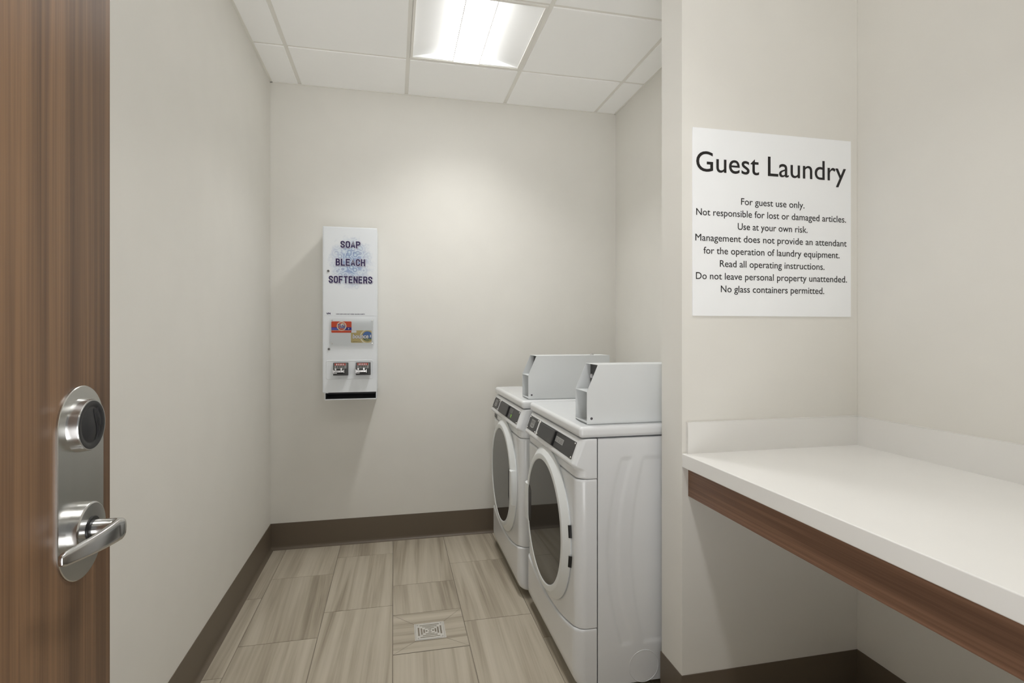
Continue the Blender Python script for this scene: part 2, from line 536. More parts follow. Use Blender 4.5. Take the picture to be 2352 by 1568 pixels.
# ceiling: lay-in tiles + T-bar grid
GX = [-0.5344 + .6096 * k for k in range(-1, 5)]
GY = [2.8903 + .6096 * k for k in range(1, -7, -1)]
bm = bmesh.new()
box(bm, XL, AX, YF - .14, D, CZ + .10, CZ + .13)
hw = 0.0105
lights_cells = [(0.0752, 2.2807), (0.0752, 2.2807 - 3 * .6096)]
for i in range(len(GX) - 1):
    for j in range(len(GY) - 1):
        x0, x1, y1, y0 = GX[i], GX[i + 1], GY[j], GY[j + 1]
        if any(abs(x0 - a) < .02 and abs(y0 - b) < .02 for a, b in lights_cells): continue
        a, b, c, d = max(x0 + hw, XL), min(x1 - hw, AX), max(y0 + hw, YF - .14), min(y1 - hw, D)
        if b - a < .01 or d - c < .01: continue
        box(bm, a, b, c, d, CZ - .001, CZ + .03, 0.0012, 1)
struct('ceiling', bm, M['ceiling'])
bm = bmesh.new()
for x in GX:
    if XL < x < AX: box(bm, x - .0104, x + .0104, YF - .1, D, CZ + .004, CZ + .028)
for y in GY:
    if YF < y < D: box(bm, XL, AX, y - .0104, y + .0104, CZ + .0043, CZ + .028)
struct('trim_1', bm, M['grid'])
bm = bmesh.new()
box(bm, XL, XL + .012, PY1 - 2, D, CZ - .004, CZ - .001); box(bm, XR - .012, XR, PY1, D, CZ - .004, CZ - .001); box(bm, XL, XR, D - .006, D, CZ - .004, CZ - .001)
struct('trim_2', bm, M['grid'])

# cove base
def cove(bm, pts, closed=False):
    """pts: plan polyline, room on the left-hand side of travel; profile with cove toe"""
    prof = [(0.0, .1500), (.0025, .1500), (.0032, .149), (.0032, .022), (.0045, .012), (.009, .0045), (.017, .0016), (.019, .0006), (.019, 0)]
    n = len(pts)
    rows = []
    for i in range(n):
        p = Vector(pts[i]).to_2d() if False else Vector(pts[i])
        if i == 0: d1 = d2 = (Vector(pts[1]) - p).normalized()
        elif i == n - 1: d1 = d2 = (p - Vector(pts[i - 1])).normalized()
        else:
            d1 = (p - Vector(pts[i - 1])).normalized(); d2 = (Vector(pts[i + 1]) - p).normalized()
        n1 = Vector((-d1.y, d1.x)); n2 = Vector((-d2.y, d2.x))
        m = (n1 + n2); m = m / (m.dot(n1))
        rows.append([bm.verts.new((p.x + m.x * o, p.y + m.y * o, z)) for o, z in prof])
    for i in range(n - 1):
        for k in range(len(prof) - 1):
            bm.faces.new((rows[i][k], rows[i + 1][k], rows[i + 1][k + 1], rows[i][k + 1]))
    bm.faces.new(rows[0]); bm.faces.new(rows[-1])
for nm, pts in (('baseboard_left', [(XL, D), (XL, YF)]), ('baseboard_back', [(XR, D), (XL, D)]), ('baseboard_right', [(XR, PY1), (XR, D)]),
                ('baseboard_partition', [(AX, PY0), (PX, PY0), (PX, PY1), (XR, PY1)]), ('baseboard_alcove', [(AX, YF), (AX, PY0)])):
    bm = bmesh.new(); cove(bm, pts)
    if nm == 'baseboard_partition':
        pass
    struct(nm, bm, M['base'], angle=50)

# ------------------------------------------------------------------ ceiling lights
def ceiling_light(cx, cy, label):
    r = thing('ceiling_light', label, 'ceiling light', (cx, cy, CZ), 'recessed ceiling lights')
    h = .6096 / 2 - .009
    def frame(bm):
        w = .014
        for x0, x1, y0, y1 in ((-h, h, -h, -h + w), (-h, h, h - w, h), (-h, -h + w, -h + w, h - w), (h - w, h, -h + w, h - w)):
            box(bm, x0, x1, y0, y1, -.001, .012, .001, 1)
    part('frame', M['grid'], r, frame)
    def housing(bm):
        box(bm, -h, h, -h, h, .088, .092)
        for s in (-1, 1):
            box(bm, s * h - .001, s * h + .001, -h, h, .004, .09); box(bm, -h, h, s * h - .001, s * h + .001, .004, .09)
    part('housing', M['reflector'], r, housing)
    hl = .0685; hy = h - .016
    for s in (-1, 1):
        def refl(bm, s=s):
            pts = []
            for i in range(13):
                t = i / 12
                x = (h - .012) + (hl + .004 - h + .012) * t
                z = .003 + .050 * t ** .85
                pts.append((s * x, z))
            up = [(x, z + .003) for x, z in pts]
            prism(bm, pts + up[::-1], 'y', -hy, hy)
        part('reflector', M['reflector'], r, refl)
    for s in (-1, 1):
        part('end_cap', M['reflector'], r, lambda bm, s=s: box(bm, -h + .01, h - .01, s * hy - (.002 if s > 0 else 0), s * hy + (.0 if s > 0 else .002), .003, .075))
    part('lens', M['lens'], r, lambda bm: box(bm, -hl, hl, -hy + .003, hy - .003, .004, .056, .003, 2))
    for s in (-1, 1):
        part('lens_rail', M['grid'], r, lambda bm, s=s: box(bm, s * (hl + .0018) - .0018, s * (hl + .0018) + .0018, -hy + .002, hy - .002, .001, .006))
    ld = bpy.data.lights.new('light_source', 'AREA')
    ld.shape = 'RECTANGLE'; ld.size = 2 * hl - .006; ld.size_y = 2 * hy - .012
    ld.energy = LAMP_WATTS; ld.color = (1.0, 0.995, 0.985); ld.spread = math.radians(118)
    lo = bpy.data.objects.new('light_source', ld); COL.objects.link(lo); lo.parent = r; lo.location = (0, 0, .0025)
    return r
ceiling_light(0.38, 2.5855, 'square recessed ceiling light glowing above the washing machines')
ceiling_light(0.38, 2.5855 - 3 * .6096, 'square recessed ceiling light above the counter end of the room')

# ------------------------------------------------------------------ door
dr = bmesh.new(); box(dr, -.475, -.430, .033, .9475, .012, 2.135, .0012, 2)
door = struct('door_1', dr, M['wood_door'], 'open walnut-veneer door with steel lever lock at the left edge')
door['category'] = 'door'
FX = -.430
def lock_plate(bm):
    # stadium plate 0.112 x 0.262
    yc, zc, r, hh = .8655, 1.0412, .0565, .135
    pts = []
    for i in range(25):
        a = math.pi * i / 24
        pts.append((yc + r * math.cos(a), zc + (hh - r) + r * math.sin(a)))
    for i in range(25):
        a = math.pi + math.pi * i / 24
        pts.append((yc + r * math.cos(a), zc - (hh - r) + r * math.sin(a)))
    prism(bm, pts, 'x', FX, FX + .0022)
    inner = [(yc + (y - yc) * .985, zc + (z - zc) * .993) for y, z in pts]
    A = [bm.verts.new((FX + .0022, y, z)) for y, z in pts]; B = [bm.verts.new((FX + .0030, y, z)) for y, z in inner]
    for i in range(len(pts)): j = (i + 1) % len(pts); bm.faces.new((A[i], A[j], B[j], B[i]))
    bm.faces.new(B)
plate = part('lock_plate', M['steel'], door, lock_plate)
RC = (FX, .8625, 1.1215)       # card reader centre
def reader_ring(bm):
    lathe(bm, [(.002, .0370), (.003, .0376), (.0150, .0358), (.0165, .0350), (.0165, .0336), (.012, .0336)], RC, 'x', 72)
part('reader_ring', M['satin'], plate, reader_ring)
def reader_face(bm):
    prof = [(.010, .0334), (.0163, .0334), (.0167, .0325), (.0167, .0275), (.0153, .0262), (.0157, .024), (.0175, .015), (.0182, .006), (.0183, .0008)]
    rg = lathe(bm, prof, RC, 'x', 72); disc_cap(bm, rg[-1])
part('reader_face', M['readerblack'], plate, reader_face, 60)
def reader_swoosh(bm):
    # two S-shaped ridges on the black face
    for off in (.0070, .0105, .0165):
        prev = None
        for i in range(25):
            t = -1 + 2 * i / 24
            z = t * .0225
            y = off + .0035 * math.sin(-t * 2.6) 
            rr = math.hypot(y, z)
            x = .0187 - (.0026 * (rr / .026) ** 2)
            q = [bm.verts.new((FX + x, RC[1] + y - .0009, RC[2] + z)), bm.verts.new((FX + x + .0009, RC[1] + y, RC[2] + z)), bm.verts.new((FX + x, RC[1] + y + .0009, RC[2] + z))]
            if prev:
                for k in range(2): bm.faces.new((prev[k], prev[k + 1], q[k + 1], q[k]))
            prev = q
part('reader_swoosh', M['readerblack'], plate, reader_swoosh, 60)
LC = (FX, .8625, .9757)       # lever centre
def rose(bm):
    rg = lathe(bm, [(.002, .0365), (.003, .0372), (.0150, .0370), (.0165, .0358), (.0170, .0345), (.0170, .0175)], LC, 'x', 72)
part('lever_rose', M['satin'], plate, rose)
part('lever_collar', M['black'], plate, lambda bm: (lambda rg: disc_cap(bm, rg[-1]))(lathe(bm, [(.015, .0175), (.0185, .0172), (.0192, .0160), (.0192, .004)], LC, 'x', 40)))

def sweep(bm, path, sect, up_fn, seg_n):
    """path: list of Vector; sect(i)-> list of (a,b) in the local frame; frame from tangent and up_fn(i)"""
    rings = []
    n = len(path)
    for i in range(n):
        t = (path[min(i + 1, n - 1)] - path[max(i - 1, 0)]).normalized()
        up = up_fn(i); side = t.cross(up).normalized(); up = side.cross(t).normalized()
        rings.append([bm.verts.new(path[i] + side * a + up * b) for a, b in sect(i)])
    for i in range(n - 1):
        m = len(rings[i])
        for k in range(m): bm.faces.new((rings[i][k], rings[i][(k + 1) % m], rings[i + 1][(k + 1) % m], rings[i + 1][k]))
    bm.faces.new(rings[0][::-1]); bm.faces.new(rings[-1])

def lever(bm):
    L = Vector(LC)
    path, half = [], []
    # spindle out from the door, bend, then the flat grip towards the hinge
    P0 = [Vector((.014, 0, 0)), Vector((.022, 0, 0)), Vector((.032, 0, 0)), Vector((.042, 0, 0))]
    for p in P0: path.append(L + p); half.append((.0125, .0125))
    R = .013
    for i in range(1, 8):
        a = math.pi / 2 * i / 7 * 1.08
        k = i / 7
        path.append(L + Vector((.042 + R * math.sin(min(a, math.pi / 2)) - (.0006 if a > math.pi / 2 else 0), -R * (1 - math.cos(a)), 0)))
        half.append((.0125 * (1 - k) + .0052 * k, .0125 * (1 - k) + .0152 * k))
    x0, y0 = path[-1].x - L.x, path[-1].y - L.y
    for i in range(1, 15):
        t = i / 14
        path.append(L + Vector((x0 - .004 * t - .013 * t * t, y0 - .092 * t, -.002 * t)))
        half.append((.0052 - .0012 * t, .0152 - .0066 * t))
    path.append(path[-1] + Vector((-.0012, -.0042, 0))); half.append((.0034, .0068))
    path.append(path[-1] + Vector((-.0005, -.0018, 0))); half.append((.0018, .0040))
    def sect(i):
        a, b = half[i]; out = []
        e = 2.0 if i < 5 else 2.0 + min(1.6, (i - 4) * .22)
        for k in range(28):
            t = 2 * math.pi * k / 28
            c, s = math.cos(t), math.sin(t)
            out.append((a * math.copysign(abs(c) ** (2 / e), c), b * math.copysign(abs(s) ** (2 / e), s)))
        return out
    sweep(bm, path, sect, lambda i: Vector((0, 0, 1)), 28)
part('lever_handle', M['satin'], plate, lever, 60)

# ------------------------------------------------------------------ laundry machines
WD = 0.686
def outline(xf, xs, ins, rad):
    y0, y1 = ins, WD - ins
    pts = [(xs, y0)]
    n = 8
    for i in range(n + 1):
        a = math.pi / 2 * i / n
        pts.append((xf + rad - rad * math.sin(a), y0 + rad - rad * math.cos(a)))
    for i in range(1, 24): pts.append((xf, y0 + rad + (y1 - y0 - 2 * rad) * i / 24))
    for i in range(n + 1):
        a = math.pi / 2 * (1 - i / n)
        pts.append((xf + rad - rad * math.sin(a), y1 - rad + rad * math.cos(a)))
    pts.append((xs, y1))
    return pts
def loft(bm, rows, xs=.072):
    """rows: (z or z(y), front x, side inset, corner radius)"""
    R = []
    for z, xf, ins, rad in rows:
        zf = z if callable(z) else (lambda y, z=z: z)
        o = outline(xf, xs, ins, rad)
        R.append([bm.verts.new((x, y, zf(y))) for x, y in o])
    for a, b in zip(R[:-1], R[1:]):
        for i in range(len(a) - 1): bm.faces.new((a[i], a[i + 1], b[i + 1], b[i]))
    for row in (R[0], R[-1]):
        back = [bm.verts.new((xs, v.co.y, v.co.z)) for v in row[1:-1]]
        full = [row[0]] + back + [row[-1]]
        for i in range(len(row) - 1):
            vs = [row[i], row[i + 1], full[i + 1], full[i]]
            vs = [v for k, v in enumerate(vs) if v not in vs[:k]]
            if len(vs) >= 3: bm.faces.new(vs)
def arc(y):
    t = (y - WD / 2) / (WD / 2)
    t = max(-.93, min(.93, t))
    return .186 + .056 * t * t

DC = (.343, .500)        # door centre (y, z)
def smooth(a, b, x):
    t = max(0, min(1, (x - a) / (b - a))); return t * t * (3 - 2 * t)

SL = Vector((.028, 0, .076)).normalized()      # up the console slope
SN = Vector((-.076, 0, .028)).normalized()     # out of the console
SO = Vector((0, 0, .842))
def slab(bm, y0, y1, s0, s1, n0, n1, bev=.0006):
    before = set(bm.verts)
    box(bm, s0, s1, y0, y1, n0, n1, bev, 1)
    for v in bm.verts:
        if v in before: continue
        s, y, n = v.co
        v.co = SO + SL * s + SN * n + Vector((0, y, 0))
def slope_pt(y, s, n): return SO + SL * s + SN * n + Vector((0, y, 0))
def slope_text(bm, b):
    """text mesh in XZ (y=0), x -> -y direction (reading from the front), z -> up the slope"""
    for v in b.verts:
        v.co = slope_pt(-v.co.x, v.co.z, TEXT_N)
    me = bpy.data.meshes.new('tmp'); b.to_mesh(me); b.free(); bm.from_mesh(me); bpy.data.meshes.remove(me)
TEXT_N = .0032

def make_machine(name, label, cat, loc, washer):
    r = thing(name, label, cat, loc, 'white front-loading laundry machines')
    E = M['appliance']
    # cabinet with pressed recesses in the sides
    def cabinet(bm):
        x0, x1, z0, z1 = .0745, .70, .03, .887
        nx, nz = 110, 120
        for side, sy in ((0, 1), (WD, -1)):
            vs = []
            for i in range(nx + 1):
                col = []
                for j in range(nz + 1):
                    x = x0 + (x1 - x0) * i / nx; z = z0 + (z1 - z0) * j / nz
                    q = ((z - .4925) / .3255) ** 2
                    xa = .112 + .053 * q; xb = .201 + .046 * q
                    band = smooth(xa - .006, xa + .006, x) * (1 - smooth(xa + .032, xa + .044, x))
                    pan = smooth(xb - .006, xb + .006, x) * (1 - smooth(.60, .612, x))
                    vert = smooth(.162, .174, z) * (1 - smooth(.808, .820, z))
                    d = .0030 * max(band, pan) * vert
                    col.append(bm.verts.new((x, side + sy * d, z)))
                vs.append(col)
            for i in range(nx):
                for j in range(nz):
                    bm.faces.new((vs[i][j], vs[i + 1][j], vs[i + 1][j + 1], vs[i][j + 1]))
        # front frame, back, top, bottom
        for a, b, c, d, e, f in ((x0, x1, 0, WD, z1 - .001, z1), (x0, x1, 0, WD, z0, z0 + .001), (x1 - .001, x1, 0, WD, z0, z1), (x0, x0 + .001, 0, WD, z0, z1)):
            box(bm, a, b, c, d, e, f)
    part('cabinet', E, r, cabinet, 50)
    for a in (.08, .62):
        for b in (.03, WD - .08):
            part('foot', M['black'], r, lambda bm, a=a, b=b: cyl(bm, (a + .025, b + .025, 0), .022, 0, .031, 'z', 20, .002))
    part('knockout', E, r, lambda bm: lathe(bm, [(-.0004, .0545), (-.0012, .0552), (-.0012, .0558), (-.0004, .0565), (.001, .0565), (.001, .0545), (-.0004, .0545)], (.247, 0, .084), 'y', 64)) 
    # kick panel
    def kick(bm):
        rows = [(.030, .030, .004, .03), (.034, .016, .001, .034), (.045, .004, 0, .036), (.065, -.005, 0, .038), (.09, -.006, 0, .038),
                (lambda y: arc(y) - .010, -.006, 0, .038), (lambda y: arc(y) - .004, -.0045, .0005, .037), (lambda y: arc(y) - .001, -.001, .002, .036), (arc, .006, .004, .034)]
        loft(bm, rows)
    part('kick_panel', E, r, kick, 50)
    def front(bm):
        rows = [(lambda y: arc(y) + .002, .008, .003, .034), (lambda y: arc(y) + .003, .002, .001, .036), (lambda y: arc(y) + .008, 0, 0, .038), (.30, 0, 0, .038), (.5, 0, 0, .038), (.738, 0, 0, .038),
                (.744, .001, .0005, .038), (.7475, .006, .002, .036)]
        loft(bm, rows)
    part('front_panel', E, r, front, 50)
    def console(bm):
        rows = [(.7495, .008, .002, .036), (.752, .004, 0, .036), (.758, .002, 0, .036), (.776, .002, 0, .034), (.783, -.001, 0, .030), (.789, -.008, 0, .024), (.794, -.0135, 0, .019), (.799, -.0155, 0, .018),
                (.804, -.0140, 0, .018), (.842, 0, 0, .02), (.880, .0140, 0, .022), (.884, .0165, .0005, .023), (.8865, .022, .002, .023)]
        loft(bm, rows)
    con = part('console', E, r, console, 50)
    part('deck', E, r, lambda bm: box(bm, .010, .70, -.002, WD + .002, .8895, .929, .014, 5), 50)
    # console plates
    part('badge_plate', M['charcoal'], con, lambda bm: slab(bm, .515, .662, -.030, .031, -.001, .0012))
    part('control_plate', M['charcoal'], con, lambda bm: slab(bm, .030, .494, -.031, .031, -.001, .0012))
    part('control_cover', M['charcoal'], con, lambda bm: slab(bm, .262, .464, -.027, .0275, .001, .009, .0015))
    part('cover_gap', M['black'], con, lambda bm: slab(bm, .2535, .2625, -.0275, .0275, .001, .0085, .0008))
    def rails(bm):
        for s in (-.029, .0275):
            slab(bm, .150, .25, s, s + .0015, .001, .0028, .0004)
        slab(bm, .2495, .2525, -.029, .029, .001, .0035, .0004)
    part('label_frame', M['black'], con, rails)
    if washer:
        part('display_label', M['dgrey'], con, lambda bm: slab(bm, .158, .236, .002, .024, .001, .0020, .0003))
        part('display_label', M['dgrey'], con, lambda bm: slab(bm, .188, .236, -.020, -.004, .001, .0020, .0003))
        gl = part('indicator_light', M['green'], con, lambda bm: slab(bm, .168, .183, -.020, -.004, .001, .0022, .0003))
        gl['label'] = 'small green indicator light'
        def pull(bm):
            prism(bm, rrect(.578, .652, .7555, .7835, .009), 'x', .0005, .02)
        part('dispenser_pull', M['dgrey'], con, pull)
    else:
        part('display_label', M['grey'], con, lambda bm: slab(bm, .150, .243, -.007, .014, .001, .0020, .0003))
        def marks(bm):
            for k, (a, b) in enumerate(((.222, .238), (.196, .214), (.158, .190))):
                for s in (.008, .003, -.002): slab(bm, a, b - .004 * ((k + int(s * 1000)) % 2), s - .0008, s + .0008, .0018, .0022, .0001)
        part('label_print', M['dgrey'], con, marks)
    def badge(bm):
        pts = [(-.022, .020), (.022, .020), (.022, -.012)] + [(.022 - .044 * i / 10, -.012 - .005 * math.sin(math.pi * i / 10)) for i in range(1, 10)] + [(-.022, -.012)]
        yc = .588
        def ring(k, n): return [bm.verts.new(slope_pt(yc + a * k * 1.35, b * k, n)) for a, b in pts]
        A, B = ring(1.0, .0014), ring(1.0, .0026); C_ = ring(.90, .0026); D_ = ring(.90, .0018)
        for P, Q in ((A, B), (B, C_), (C_, D_)):
            for i in range(len(pts)): j = (i + 1) % len(pts); bm.faces.new((P[i], P[j], Q[j], Q[i]))
        bm.faces.new(D_)
    bd = part('badge', M['grey'], con, badge)
    def btxt(bm):
        global TEXT_N
        TEXT_N = .0022
        slope_text(bm, text_mesh('MAYTAG', -.588 - .024, -.588 + .024, .003, .011))
        slope_text(bm, text_mesh('COMMERCIAL', -.588 - .020, -.588 + .020, -.010, .006))
    part('badge_lettering', M['charcoal'], con, btxt)
    for (y, s) in ((.521, .025), (.656, .025), (.521, -.025), (.656, -.025), (.487, .025), (.037, .025), (.487, -.025), (.037, -.025)):
        def scr(bm, y=y, s=s):
            c = slope_pt(y, s, .0012)
            bmesh.ops.create_uvsphere(bm, u_segments=12, v_segments=8, radius=.0036, matrix=Matrix.Translation(c))
        part('screw', M['chrome'], con, scr, 60)
    # porthole door
    yc, zc = DC
    def ring(bm):
        prof = [(.004, .2860), (-.0030, .2860), (-.0036, .2900), (-.0060, .2905), (-.0085, .287), (-.021, .2665), (-.0250, .2625), (-.0262, .2590), (-.0262, .2420), (-.0250, .2395), (-.0235, .2385), (-.012, .2385)]
        lathe(bm, prof, (0, yc, zc), 'x', 128)
    door_ring = part('porthole_door', M['ring'], r, ring, 60)
    def glass(bm):
        rg = lathe(bm, [(-.014, .2383), (-.0230, .2383), (-.0240, .2372)], (0, yc, zc), 'x', 128); disc_cap(bm, rg[-1])
    part('window', M['glass_dark'], door_ring, glass, 20)
    sgn = -1 if washer else 1      # handle on the near side (washer) or the far side (dryer)
    def handle(bm):
        pts = [(yc + sgn * .233, zc - .083), (yc + sgn * .233, zc + .083)]
        for i in range(13):
            z = .083 - .166 * i / 12
            pts.append((yc + sgn * (math.sqrt(.2905 ** 2 - z * z)), zc + z))
        A = [bm.verts.new((-.002, a, b)) for a, b in pts]
        cy, cz = yc + sgn * .264, zc
        B = [bm.verts.new((-.0262 if abs(a - yc) < .25 else -.022, a, b)) for a, b in pts]
        Cc = [bm.verts.new((-.0295, cy + (a - cy) * .74, cz + (b - cz) * .95)) for a, b in pts]
        n = len(pts)
        for P, Q in ((A, B), (B, Cc)):
            for i in range(n): j = (i + 1) % n; bm.faces.new((P[i], P[j], Q[j], Q[i]))
        bm.faces.new(Cc); bm.faces.new(A)
    part('handle', M['ring'], door_ring, handle, 30)
    def slot(bm):
        pts = [(yc + sgn * .2335, zc + .079), (yc + sgn * .208, zc + .079), (yc + sgn * .188, zc + .062), (yc + sgn * .188, zc - .062), (yc + sgn * .208, zc - .079), (yc + sgn * .2335, zc - .079)]
        prism(bm, pts, 'x', -.0246, -.010)
    part('handle_recess', M['black'], door_ring, slot)
    for dz in (.053, -.052):
        def hng(bm, dz=dz):
            aa, bb = math.asin((dz - .021) / .289), math.asin((dz + .021) / .289)
            if sgn > 0: aa, bb = math.pi - bb, math.pi - aa
            lathe(bm, [(-.0100, .2850), (-.0108, .2872), (-.0100, .2895), (-.0050, .2930), (.0005, .2945), (.0005, .280), (-.0100, .2850)], (0, yc, zc), 'x', 10, aa, bb, False)
        part('hinge', M['black'], door_ring, hng)
    # coin box
    K = M['powder']; y0, y1 = .035, .155; t = .0016
    def shell(bm):
        side = [(.049, .9315), (.465, .9315), (.465, 1.139), (.090, 1.139), (.049, 1.045)]
        prism(bm, side, 'y', y0, y0 + t); prism(bm, side, 'y', y1 - t, y1)
        e = .0004
        box(bm, .090, .465 - e, y0 + e, y1 - e, 1.139 - t, 1.139 - e)
        box(bm, .465 - t, .465 - e, y0 + e, y1 - e, .932, 1.139 - e)
        box(bm, .049 + e, .465 - e, y0 + e, y1 - e, .932, .9345)
        box(bm, .049 + e, .108, y0 + t, y1 - t, 1.0432, 1.0447)       # shelf
        box(bm, .049 + e, .052, y0 + t, y1 - t, .9325, .9385)        # front lip
        box(bm, .056, .46, y0 + .004, y1 - .004, .9285, .9325)      # plinth
    cb = part('coin_box', K, r, shell, 20)
    def lower_back(bm):
        box(bm, .122, .124, y0 + t, y1 - t, .9345, 1.0432)
        box(bm, .1212, .1222, y0 + t, y1 - t, .990, .9912)
    part('vault_panel', K, cb, lower_back)
    part('meter_panel', M['charcoal'], cb, lambda bm: box(bm, .107, .110, y0 + t, y1 - t, 1.0447, 1.137))
    part('coin_chute', M['halo'], cb, lambda bm: cyl(bm, (0, .136, 1.092), .008, .1068, .1015, 'x', 20, .0015))
    part('lock', M['dgrey'], cb, lambda bm: cyl(bm, (.066, 0, .951), .0048, y0 + .001, y0 - .0012, 'y', 24, .0006))
    part('lock_rim', M['halo'], cb, lambda bm: lathe(bm, [(y0, .0048), (y0 - .0008, .0050), (y0 - .0008, .0062), (y0, .0064)], (.066, 0, .951), 'y', 28))
    part('top_lock', M['zinc'], cb, lambda bm: (cyl(bm, (.395, .095, 0), .010, 1.139, 1.1425, 'z', 20, .001), box(bm, .388, .402, .0925, .0975, 1.142, 1.1455, .001, 1)))
    return r

make_machine('clothes_dryer', 'white front-loading machine nearest the partition, door handle on its far side', 'laundry machine', (.610, 1.735, 0), False)
make_machine('washing_machine', 'white front-loading machine by the back wall, door handle on its near side and green light', 'laundry machine', (.581, 2.455, .002), True)

# ------------------------------------------------------------------ soap dispenser
DX, DY, DZ = -.3835, 3.119, .920
disp = thing('soap_dispenser', 'white wall-mounted soap vending dispenser with two coin slides on the back wall', 'dispenser', (DX, DY, DZ))
CW = M['cab_white']
def d(x, z): return x - DX, z - DZ
wD, hD = .292, .922
part('cabinet', CW, disp, lambda bm: box(bm, 0, wD, 0, .2, .0015, hD, .0025, 2))
door_front = part('front_panel', CW, disp, lambda bm: (box(bm, .006, wD - .001, -.0022, .001, .0, .4245, .0008, 1)))
def graphic(bm): box(bm, .006, wD - .001, -.0022, .001, .4262, hD - .004, .0008, 1)
gp = part('graphic_panel', bubble_material(), disp, graphic)
yy = -.0026
LN = []
for body, x0, x1, z, cap in (('SOAP', -.2894, -.1821, 1.7245, .0390), ('BLEACH', -.3146, -.1564, 1.6248, .0400), ('SOFTENERS', -.3516, -.1170, 1.5280, .0402)):
    LN.append((body, x0 - DX, x1 - DX, z - DZ, cap))
for body, x0, x1, z, cap in LN:
    block_word('lettering_shadow', M['inkgrey'], gp, yy, body, x0 + .0016, x1 + .0016, z - .0018, cap, .0078, .0042)
    block_word('lettering_outline', M['halo'], gp, yy - .0003, body, x0, x1, z, cap, .0078, .0036)
    block_word('lettering', M['navy'], gp, yy - .0006, body, x0, x1, z, cap, .0078)
lettering('maker_mark', M['navy'], gp, yy, [('VM', .0195, .0420, .4340, .0085)], heavy=.0008)
lettering('small_print', M['navy'], gp, yy, [('COIN SLIDE LOCKS OUT WHEN COLUMN IS EMPTY', .0710, .2260, .4335, .0048)], heavy=.0003, spacing=1.15)
def lockat(par, x, z):
    part('lock', M['dgrey'], par, lambda bm: cyl(bm, (x, 0, z), .0058, -.002, -.0085, 'y', 24, .001))
    part('lock_collar', M['zinc'], par, lambda bm: lathe(bm, [(-.002, .0078), (-.0045, .0075), (-.0050, .0068), (-.0050, .0057)], (x, 0, z), 'y', 28))
lockat(gp, *d(-.3530, 1.5942)); lockat(door_front, *d(-.3497, 1.1618))
# product cards behind a clear sheet
x0, z0 = d(-.3373, 1.2523); x1, z1 = d(-.2296, 1.3153)
card = part('product_card', M['orange'], disp, lambda bm: prism(bm, rrect(x0, x1, z0, z1, .005), 'y', -.0022, -.0034))
card['label'] = 'orange and blue detergent card'
cm = (x0 + x1) / 2
part('card_band', M['blue'], card, lambda bm: box(bm, x0 + .0003, x1 - .0003, -.0037, -.003, z0 + .014, z0 + .030))
part('card_band', M['lblue'], card, lambda bm: box(bm, x0 + .0003, x0 + .032, -.0038, -.003, z0 + .0155, z0 + .0275))
part('card_edge', M['cream'], card, lambda bm: box(bm, x0 + .0005, x1 - .0005, -.0037, -.003, z0 + .0128, z0 + .0142))
tcx, tcz = x0 + .0545, z0 + .0365
part('card_roundel', M['cream'], card, lambda bm: cyl(bm, (tcx, 0, tcz), .0258, -.003, -.0039, 'y', 48))
part('card_roundel', M['orange'], card, lambda bm: cyl(bm, (tcx, 0, tcz), .0212, -.0035, -.0042, 'y', 48))
part('card_roundel', M['cream'], card, lambda bm: cyl(bm, (tcx + .004, 0, tcz + .005), .0115, -.0038, -.0044, 'y', 48))
lettering('card_lettering', M['halo'], card, -.0046, [('Tide', tcx - .0222, tcx + .0205, tcz - .0115, .0225)], heavy=.0016, shear=.2)
lettering('card_lettering', M['blue'], card, -.0048, [('Tide', tcx - .0210, tcx + .0195, tcz - .0112, .0220)], heavy=.0005, shear=.2)
lettering('card_mark', M['halo'], card, -.0040, [('*', x1 - .0190, x1 - .0125, z0 + .0185, .0075)], heavy=.0004, ref='*')
bx0, bz0 = d(-.2325, 1.1963); bx1, bz1 = d(-.1212, 1.2654)
card2 = part('product_card', M['gold'], disp, lambda bm: prism(bm, rrect(bx0, bx1, bz0, bz1, .004), 'y', -.0022, -.0034))
card2['label'] = 'gold dryer-sheet card'
bcx, bcz = bx0 + .083, bz0 + .034
def clipdisc(bm, cx, cz, r, y, zlo=-1, zhi=9):
    pts = []
    for i in range(64):
        a = 2 * math.pi * i / 64
        x = min(bx1 - .0004, cx + r * math.cos(a)); z = max(bz0 + .0006, min(bz1 - .0006, cz + r * math.sin(a)))
        pts.append((x, max(zlo, min(zhi, z))))
    q = [p for k, p in enumerate(pts) if k == 0 or (abs(p[0] - pts[k - 1][0]) + abs(p[1] - pts[k - 1][1])) > 1e-6]
    prism(bm, q, 'y', y + .0006, y)
part('card_ring', M['cream'], card2, lambda bm: clipdisc(bm, bcx + .004, bcz, .0385, -.0037))
part('card_ring', M['gold'], card2, lambda bm: clipdisc(bm, bcx + .006, bcz + .001, .0345, -.0039))
part('card_picture', M['sky'], card2, lambda bm: clipdisc(bm, bcx + .006, bcz + .002, .0275, -.0041))
part('card_picture', M['leaf'], card2, lambda bm: clipdisc(bm, bcx + .006, bcz + .002, .0275, -.0043, zhi=bcz - .010))
part('card_banner', M['olive'], card2, lambda bm: prism(bm, rrect(bcx - .006, bx1 - .0005, bcz - .022, bcz - .0145, .002), 'y', -.004, -.0046))
part('card_picture', M['halo'], card2, lambda bm: box(bm, bx1 - .009, bx1 - .003, -.0046, -.0042, bcz - .004, bcz + .010))
part('card_tab', M['halo'], card2, lambda bm: prism(bm, rrect(bx0 + .002, bx0 + .029, bz1 - .013, bz1 - .0003, .003), 'y', -.003, -.0040))
lettering('card_lettering', M['brown'], card2, -.0047, [('bounce', bx0 + .0075, bx0 + .0955, bz0 + .0240, .0245)], heavy=.0019, ref='b', shear=.12)
lettering('card_lettering', M['halo'], card2, -.0049, [('bounce', bx0 + .0082, bx0 + .0945, bz0 + .0245, .0240)], heavy=.0010, ref='b', shear=.12)
